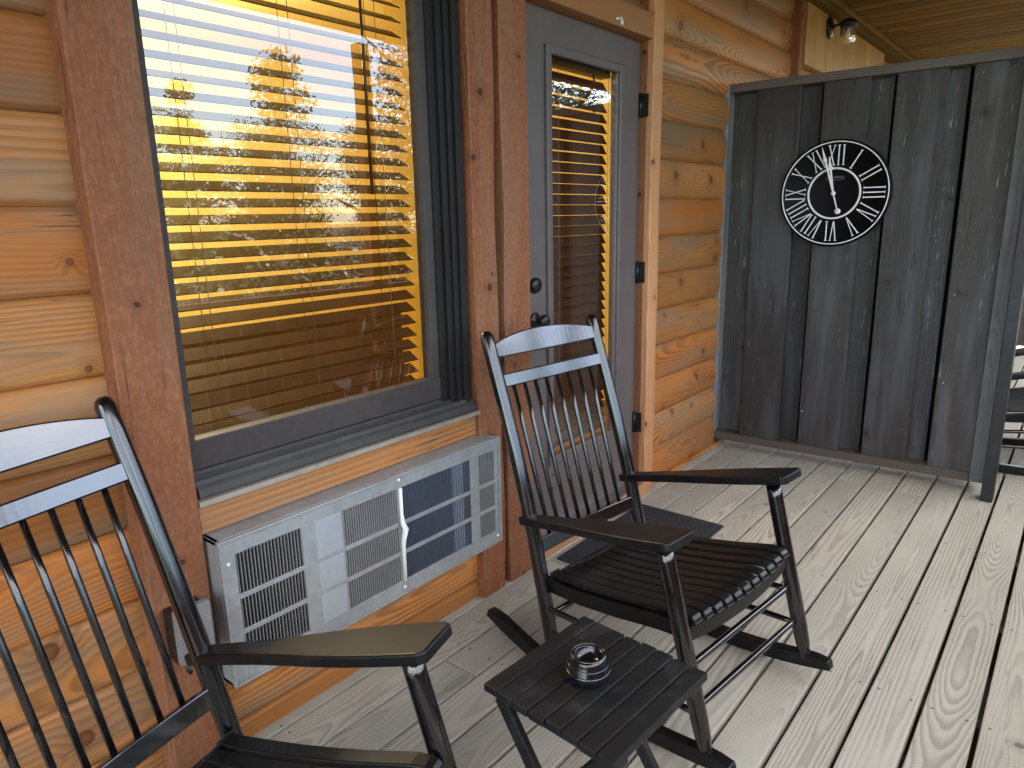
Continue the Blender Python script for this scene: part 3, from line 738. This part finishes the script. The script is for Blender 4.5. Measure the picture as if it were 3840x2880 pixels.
# jar on the table
jr=empty('ashtray',(1.122,.728,TZ+.001),0,'round dark glass ashtray with bright rings on the side table','ashtray')
R=.046
mb=MB(); mb.lathe([(.0001,.0),(R-.004,.0),(R,.004),(R,.022),(R-.003,.026),(R-.003,.036),(R-.006,.040),(R-.006,.048),(R-.010,.056),(R-.016,.0575),(R-.018,.055),(R-.018,.040),(.012,.036),(.0001,.0355)],(0,0,0),48); mb.build('bowl',M_DARKGLASS,jr)
for r,z,h in ((R+.0003,.023,.0013),(R-.0024,.0375,.0010),(R-.0105,.0572,.0009)):
    mb=MB(); k=12; mb.lathe([(r+h*math.cos(2*PI*i/k),z+h*math.sin(2*PI*i/k)) for i in range(k+1)],(0,0,0),48); mb.build('ring',M_RING,jr)

# ------------------------------------------------------------------ door mat
mb=MB(); mb.box((2.58,1.383,.006),(.72,.435,.010),0); mb.box((2.58,1.383,.011),(.685,.40,.008),0)
o=mb.build('door_mat',M_MAT,bevel=.003); o.rotation_euler=(0,0,0); tag(o,'dark blue black door mat on the deck in front of the door','door mat')

# ------------------------------------------------------------------ privacy screen
def make_screen():
    ang=math.atan2(.28-1.745,4.135-4.062)
    e=empty('privacy_screen',(4.062,1.745,0),ang)     # local x: away from the wall, local -y... front faces the camera
    W=1.467
    F=-1     # front direction is local -y
    bz0,bz1=.095,2.075
    us=[(.0,.21),(.205,.545),(.545,.885),(.885,1.205),(1.205,1.43)]
    rais=[(.205,.433),(.545,.769),(.885,1.102),(1.206,1.402)]
    rec=[(.05,.186),(.415,.524),(.750,.864),(1.085,1.184)]
    for i,(a,b) in enumerate(rec):
        mb=MB(); mb.box(((a+b)/2,.046,(bz0+bz1)/2),(b-a,.018,bz1-bz0),2); mb.build('board',M_SCREEN,e,.002)
    for i,(a,b) in enumerate(rais):
        mb=MB(); rough_board(mb,a,b,-.030,-.008,bz0-.01*(i==0),bz1,.0015,.003,40+i); mb.build('board',M_SCREEN,e)
    mb=MB(); mb.box((.726,.092,1.070),(1.36,.012,2.02),2); mb.build('gap_shade_sheet',M_GAPSHADE,e)  # black sheet stands in for deep shade in the gaps between boards
    for nm,x0,x1,z0,z1,y0,y1 in (('frame_post',.004,.054,.055,2.11,-.050,.055),('frame_post',1.398,1.462,.055,2.12,-.045,.055)):
        mb=MB(); mb.box(((x0+x1)/2,(y0+y1)/2,(z0+z1)/2),(x1-x0,y1-y0,z1-z0),2); mb.build(nm,M_FRAMEG,e,.004)
    mb=MB(); mb.box((.726,-.001,.078),(1.343,.097,.045),0); mb.build('frame_rail',M_FRAME,e,.004)
    mb=MB(); mb.box((.726,0,2.092),(1.343,.104,.045),0); mb.build('frame_rail',M_FRAME,e,.004)
    for x,z in ((1.24,2.03),(1.36,2.045),(1.30,2.0),(1.235,1.0),(1.235,.55),(.90,1.95),(.56,.3)):
        mb=MB(); M=Matrix.Translation((x,-.031,z))@Matrix.Rotation(PI/2,4,'X'); mb.lathe([(.0001,.003),(.004,.002),(.005,0)],(0,0,0),10,M); mb.build('nail',M_SILVER,e)
    return e
sc=make_screen(); tag(sc,'tall charcoal plank privacy screen with the clock hanging on it','privacy screen','privacy screens across the porch')
sc2=copy_tree(sc); sc2.location=(8.6,1.745,0); sc2['label']='far charcoal privacy screen glimpsed past the post at the right edge'
# black porch post at the end of the screen
mb=MB(); mb.box((4.022,.254,1.40),(.085,.052,2.80),2); o=mb.build('porch_post',M_POST,bevel=.004); tag(o,'slim black post standing at the open end of the clock screen','post')

# ------------------------------------------------------------------ clock
ang=math.atan2(.28-1.745,4.135-4.062); ux=Vector((math.cos(ang),math.sin(ang),0)); fr=Vector((math.sin(ang),-math.cos(ang),0))   # fr: toward viewer
ccen=Vector((4.062,1.745,0))+ux*.640+fr*.030; ccen.z=1.508
ck=empty('wall_clock',ccen,ang,'round black wall clock with white Roman numerals and hands hanging on the dark screen','clock')
CR=.274
RX=Matrix.Rotation(PI/2,4,'X')
mb=MB(); mb.lathe([(.0001,.022),(CR*.955,.022),(CR*.960,.026),(CR*.985,.028),(CR,.022),(CR,.004),(CR*.97,0),(.0001,0)],(0,0,0),96,RX); mb.build('face',M_CLOCK,ck)
def ringm(name,r,w,h,y):
    mb=MB(); mb.lathe([(r-w/2,y),(r-w/2,y+h),(r+w/2,y+h),(r+w/2,y)],(0,0,0),96,RX); return mb.build(name,M_CLOCKW,ck)
ringm('minute_ring',CR*.952,CR*.020,.004,.024)
ringm('inner_ring',CR*.465,CR*.036,.004,.022)
def stroke(mb,p,q,w0,w1,y=.022,h=.004):
    p,q=Vector(p),Vector(q); d=(q-p).normalized(); n=Vector((-d.y,d.x))
    pts=[p+n*w0/2,p-n*w0/2,q-n*w1/2,q+n*w1/2]
    T=[Vector((a.x,-(y+h),a.y)) for a in pts]; B=[Vector((a.x,-y,a.y)) for a in pts]
    mb.face([T[0],T[1],T[2],T[3]]); 
    for i in range(4): j=(i+1)%4; mb.face([T[j],T[i],B[i],B[j]])
ROM=['XII','I','II','III','IV','V','VI','VII','VIII','IX','X','XI']
for hI,s in enumerate(ROM):
    th=hI*PI/6; rd=Vector((math.sin(th),math.cos(th))); tg=Vector((math.cos(th),-math.sin(th)))
    r0,r1=CR*.525,CR*.885; adv={'I':.088,'V':.165,'X':.165}
    tot=sum(adv[c] for c in s)*CR; x=-tot/2; mb=MB()
    P2=lambda xx,rr: tg*xx+rd*rr
    sw=CR*.0185; st=CR*.0125; sf=CR*.044
    def serif(xx,rr): stroke(mb,P2(xx-sf/2,rr),P2(xx+sf/2,rr),CR*.011,CR*.011)
    for c in s:
        a=adv[c]*CR; m=x+a/2
        if c=='I': stroke(mb,P2(m,r0),P2(m,r1),sw,sw*1.15); serif(m,r0); serif(m,r1)
        elif c=='V':
            stroke(mb,P2(m,r0),P2(x+a*.20,r1),sw,sw); stroke(mb,P2(m+.002,r0),P2(x+a*.80,r1),st,st); serif(x+a*.20,r1); serif(x+a*.8,r1)
        else:
            stroke(mb,P2(x+a*.80,r0),P2(x+a*.20,r1),sw,sw); stroke(mb,P2(x+a*.20,r0),P2(x+a*.80,r1),st,st)
            for xx in (x+a*.2,x+a*.8): serif(xx,r0); serif(xx,r1)
        x+=a
    mb.build('numeral',M_CLOCKW,ck)
def hand(name,deg,segs,y):
    a=math.radians(deg); d=Vector((math.sin(a),math.cos(a))); mb=MB()
    for r0,r1,w0,w1 in segs: stroke(mb,d*(r0*CR),d*(r1*CR),w0*CR,w1*CR,y,.003)
    return mb,d,a
mb,d,_=hand('minute_hand',-17,[(-.34,.62,.020,.036),(.62,.68,.075,.060),(.68,.90,.045,.006)],.034)
M=Matrix.Translation((d.x*CR*-.35,-.034,d.y*CR*-.35))@RX; mb.lathe([(.0001,.004),(CR*.052,.004),(CR*.055,0)],(0,0,0),24,M)
M=Matrix.Translation((0,-.034,0))@RX; mb.lathe([(.0001,.006),(CR*.036,.006),(CR*.042,0)],(0,0,0),24,M)
mb.build('minute_hand',M_CLOCKW,ck)
mb,d,_=hand('hour_hand',-10.5,[(0,.44,.024,.034),(.44,.50,.10,.085),(.50,.70,.06,.006)],.030); mb.build('hour_hand',M_CLOCKW,ck)
mb=MB()   # faint unreadable lettering under the twelve
for i in range(17): x=-.16+.02*i; stroke(mb,(x*CR,.285*CR),(x*CR,(.285+.018+.010*((i*7)%3))*CR),.009*CR,.009*CR,.022,.0006)
for i in range(12): x=-.17+.34*i/12; stroke(mb,(x*CR,(.262-.012*math.sin(PI*i/12))*CR),((x+.0284)*CR,(.262-.012*math.sin(PI*(i+1)/12))*CR),.006*CR,.006*CR,.022,.0006)
mb.build('lettering',simple('faded_print',(.22,.22,.23),.6),ck)

# ------------------------------------------------------------------ wall lamp beyond the screen
lx,lz=5.53,2.655
wl=empty('wall_lamp',(lx,1.63,lz),0,'unlit black jar lamp with clear glass on the wooden panel above the screen','wall lamp')
mb=MB(); ylathe(mb,[(.0001,0),(.078,0),(.078,.012),(.064,.024),(.0001,.028)],(0,0,0)); mb.build('back_plate',M_BLKMETAL,wl)
mb=MB(); mb.tube([(0,-.015,.0),(0,-.06,.012),(0,-.105,.022),(0,-.13,.018)],[.012,.011,.011,.012],12); mb.build('arm',M_BLKMETAL,wl)
mb=MB(); mb.lathe([(.0001,.045),(.03,.044),(.055,.030),(.062,.012),(.062,-.018),(.056,-.018),(.0001,-.015)],(0,-.145,0),32); mb.build('cap',M_BLKMETAL,wl)
mb=MB(); mb.lathe([(.052,-.016),(.057,-.03),(.058,-.10),(.050,-.125),(.03,-.135),(.0001,-.137)],(0,-.145,0),32); mb.build('jar',M_JAR,wl)
mb=MB(); mb.lathe([(.012,-.016),(.014,-.03),(.026,-.06),(.028,-.075),(.02,-.095),(.0001,-.10)],(0,-.145,0),24); mb.build('bulb',M_WHITE,wl); wl.scale=(.88,.88,.88)

# ------------------------------------------------------------------ porch railing (seen only in the panes)
ry=-.745
rl=empty('porch_railing',(3.5,ry,0),0,'brown wooden porch railing at the outer edge of the deck','railing')
mb=MB(); mb.box((0,0,.93),(11.6,.09,.038),0); mb.build('top_rail',M_TRIM,rl,.003)
mb=MB(); mb.box((0,0,.86),(11.6,.038,.075),0); mb.box((0,0,.12),(11.6,.038,.075),0); mb.build('rails',M_TRIM,rl,.003)
for i in range(7):
    mb=MB(); mb.box((-5.7+1.9*i,-.02,1.32),(.09,.09,2.62),2); mb.build('post',M_TRIM,rl,.004)
for i in range(84):
    if i%14==0: continue
    mb=MB(); mb.box((-5.7+1.9/14*i,0,.49),(.123,.022,.70),2); mb.build('board',M_TRIM,rl)

# ------------------------------------------------------------------ trees reflected in the panes
def make_crown(seed,h,rad,n,base,leaf=.17,shape='round'):
    r=random.Random(seed); mb=MB()
    blobs=[]
    for i in range(26):
        t=r.random()**.8; z=base+(h-base)*t
        rr=rad*(math.sin(PI*min(1,.18+t*.80))**.8)
        a=r.uniform(0,2*PI); q=rr*math.sqrt(r.random())*.85
        blobs.append((Vector((q*math.cos(a),q*math.sin(a),z)),rad*r.uniform(.22,.42)))
    for i in range(n):
        c,br=r.choice(blobs); d=Vector((r.gauss(0,1),r.gauss(0,1),r.gauss(0,1))).normalized()*br*(r.random()**.45)
        p=c+d; a=Vector((r.gauss(0,1),r.gauss(0,1),r.gauss(0,.7))).normalized(); b=a.cross(Vector((r.gauss(0,1),r.gauss(0,1),r.gauss(0,1)))).normalized()
        s=leaf*r.uniform(.6,1.3)
        mb.face([p-a*s*.5,p+b*s*.3,p+a*s*.6,p-b*s*.3],None,r.random())
    return mb
def make_tree(seed,h,rad,n,base,trunk,leaf=.17):
    e=empty('broadleaf_tree'); mb=make_crown(seed,h,rad,n,base,leaf); mb.build('crown',M_LEAF,e)
    mb=MB(); r=random.Random(seed+9)
    mb.tube([(0,0,-.05),(.05,.02,h*.2),(-.04,.05,h*.45),(.03,0,h*.75)],[trunk,trunk*.8,trunk*.55,trunk*.2],10)
    for i in range(7):
        a=r.uniform(0,2*PI); z=h*r.uniform(.25,.6); L=rad*r.uniform(.6,.9)
        mb.tube([(0,0,z),(math.cos(a)*L*.5,math.sin(a)*L*.5,z+L*.35),(math.cos(a)*L,math.sin(a)*L,z+L*.8)],[trunk*.4,trunk*.25,trunk*.08],7)
    mb.build('trunk',M_BARK,e); return e
GZ=-.55
tA=make_tree(11,7.3,2.2,5600,.3,.16); tA.location=(15.6,-20,GZ); tag(tA,'dense rounded tree reflected near the middle of the large window','tree','trees across the yard')
tB=make_tree(12,6.2,1.35,2800,.3,.11); tB.location=(12.0,-20,GZ); tag(tB,'narrow tree reflected near the left edge of the large window','tree','trees across the yard')
tC=make_tree(13,13.5,4.6,9500,.5,.3,.22); tC.location=(25.5,-22,GZ); tag(tC,'tallest tree reflected beside the right edge of the large window','tree','trees across the yard')
k=0
for x,y,s,src in ((10.5,-33,.8,tA),(16,-38,.72,tC),(24,-36,.66,tC),(31,-34,.7,tC),(38,-33,.8,tC),(5,-36,.6,tC),(20.5,-29,.72,tA),(47,-30,.8,tC),(-4,-33,.7,tC),(13.6,-30,.72,tA),(20,-37,.7,tC),(27.5,-37,.72,tC),(35,-37,.75,tC),(18.3,-31,.75,tA),(23,-31,.8,tA),(12.5,-36,.65,tC),(8.5,-30,.7,tA),(60,-26,.9,tC),(21,-11.5,.75,tC),(26,-9.5,.7,tC),(36,-11,.75,tC)):  # last three, nearer trees are added to shade the upper wall
    o=copy_tree(src); o.location=(x,y,GZ); o.scale=(s*1.25,s*1.25,s*.82); o.rotation_euler=(0,0,k*1.3); k+=1
    o['label']='leafy tree across the yard, mirrored dimly in the panes'; o['group']='distant row of trees'

bush=empty('shrub'); mb=make_crown(31,1.55,1.15,2600,.05,.13); mb.build('foliage',M_LEAF,bush)  # hedge row added to cover the bright ground mirrored in the window
mb=MB(); rb=random.Random(5)
for i in range(6):
    a=rb.uniform(0,2*PI); mb.tube([(0,0,-.03),(.2*math.cos(a),.2*math.sin(a),.5),(.5*math.cos(a),.5*math.sin(a),1.1)],[.03,.02,.008],7)
mb.build('stems',M_BARK,bush)
for i in range(13):
    o=bush if i==0 else copy_tree(bush)
    o.location=(2.5+1.75*i+rb.uniform(-.3,.3),-6.2-.28*i+rb.uniform(-.3,.3),GZ); o.rotation_euler=(0,0,i*1.7); q=rb.uniform(.9,1.15); o.scale=(q*1.1,q*1.1,q)
    tag(o,'dark leafy shrub added before the porch to mask bright ground in the window','shrub','added hedge row of shrubs before the porch')
# ------------------------------------------------------------------ light
def room_light(loc,e,rad,col):
    l=bpy.data.lights.new('room_lamp','POINT'); l.energy=e; l.color=col; l.shadow_soft_size=rad
    o=bpy.data.objects.new('room_lamp',l); COL.objects.link(o); o.location=loc; tag(o,'warm lamp burning inside the room behind the window','lamp',kind='structure')
room_light((1.6,3.5,2.25),17,.15,(1,.85,.52))

SUN_EL,SUN_AZ=math.radians(48),math.radians(78)     # azimuth from +Y toward +X: behind the cabin
sd=Vector((math.sin(SUN_AZ)*math.cos(SUN_EL),math.cos(SUN_AZ)*math.cos(SUN_EL),math.sin(SUN_EL)))
l=bpy.data.lights.new('sun','SUN'); l.energy=3.6; l.angle=math.radians(.53); l.color=(1,.95,.88)
o=bpy.data.objects.new('sun',l); COL.objects.link(o); o.rotation_euler=(-sd).to_track_quat('-Z','Y').to_euler(); o.location=(0,0,20)
w=bpy.data.worlds.new('World'); S.world=w; w.use_nodes=True; nt=w.node_tree; nt.nodes.clear()
out=nt.nodes.new('ShaderNodeOutputWorld'); bg=nt.nodes.new('ShaderNodeBackground'); sky=nt.nodes.new('ShaderNodeTexSky')
sky.sky_type='NISHITA'; sky.sun_disc=False; sky.sun_elevation=SUN_EL; sky.sun_rotation=SUN_AZ; sky.air_density=1.0; sky.dust_density=.5; sky.ozone_density=1.2
tc=nt.nodes.new('ShaderNodeTexCoord'); nz=nt.nodes.new('ShaderNodeTexNoise'); nz.inputs['Scale'].default_value=2.2; nz.inputs['Detail'].default_value=6; nz.inputs['Roughness'].default_value=.58
mp=nt.nodes.new('ShaderNodeMapping'); mp.inputs['Scale'].default_value=(1,1,2.4); nt.links.new(tc.outputs['Generated'],mp.inputs['Vector']); nt.links.new(mp.outputs[0],nz.inputs['Vector'])
mr=nt.nodes.new('ShaderNodeMapRange'); mr.inputs['From Min'].default_value=.30; mr.inputs['From Max'].default_value=.66; mr.inputs['To Max'].default_value=.92; nt.links.new(nz.outputs['Fac'],mr.inputs['Value'])
mx=nt.nodes.new('ShaderNodeMix'); mx.data_type='RGBA'; sx=nt.nodes.new('ShaderNodeSeparateXYZ'); nt.links.new(tc.outputs['Generated'],sx.inputs[0])
hr=nt.nodes.new('ShaderNodeMapRange'); hr.interpolation_type='SMOOTHSTEP'; hr.inputs['From Min'].default_value=.12; hr.inputs['From Max'].default_value=.5; nt.links.new(sx.outputs[2],hr.inputs['Value'])
ml=nt.nodes.new('ShaderNodeMath'); ml.operation='MULTIPLY'; nt.links.new(mr.outputs[0],ml.inputs[0]); nt.links.new(hr.outputs[0],ml.inputs[1]); nt.links.new(ml.outputs[0],mx.inputs[0]); nt.links.new(sky.outputs[0],mx.inputs[6]); mx.inputs[7].default_value=(11.5,10.6,9.5,1)
nt.links.new(mx.outputs[2],bg.inputs[0]); bg.inputs[1].default_value=.12; nt.links.new(bg.outputs[0],out.inputs[0])

# ------------------------------------------------------------------ camera
cd=bpy.data.cameras.new('camera'); cam=bpy.data.objects.new('camera',cd); COL.objects.link(cam)
R=Vector((0.6316,-0.7750,-0.0207)); U=Vector((0.1918,0.1303,0.9728)); Fw=Vector((0.7512,0.6184,-0.2309))
Fw.normalize(); R=(R-Fw*R.dot(Fw)).normalized(); U=R.cross(Fw)
cam.matrix_world=Matrix(((R.x,U.x,-Fw.x,0),(R.y,U.y,-Fw.y,0),(R.z,U.z,-Fw.z,1.42),(0,0,0,1)))
cd.sensor_width=36; cd.lens=1515.27/2212*36; cd.clip_start=.02; cd.clip_end=1500
S.camera=cam
S.view_settings.view_transform='Standard'; S.view_settings.look='None'; S.view_settings.gamma=1; S.view_settings.exposure=3.0
S.cycles.max_bounces=10; S.cycles.transparent_max_bounces=12; S.cycles.diffuse_bounces=5
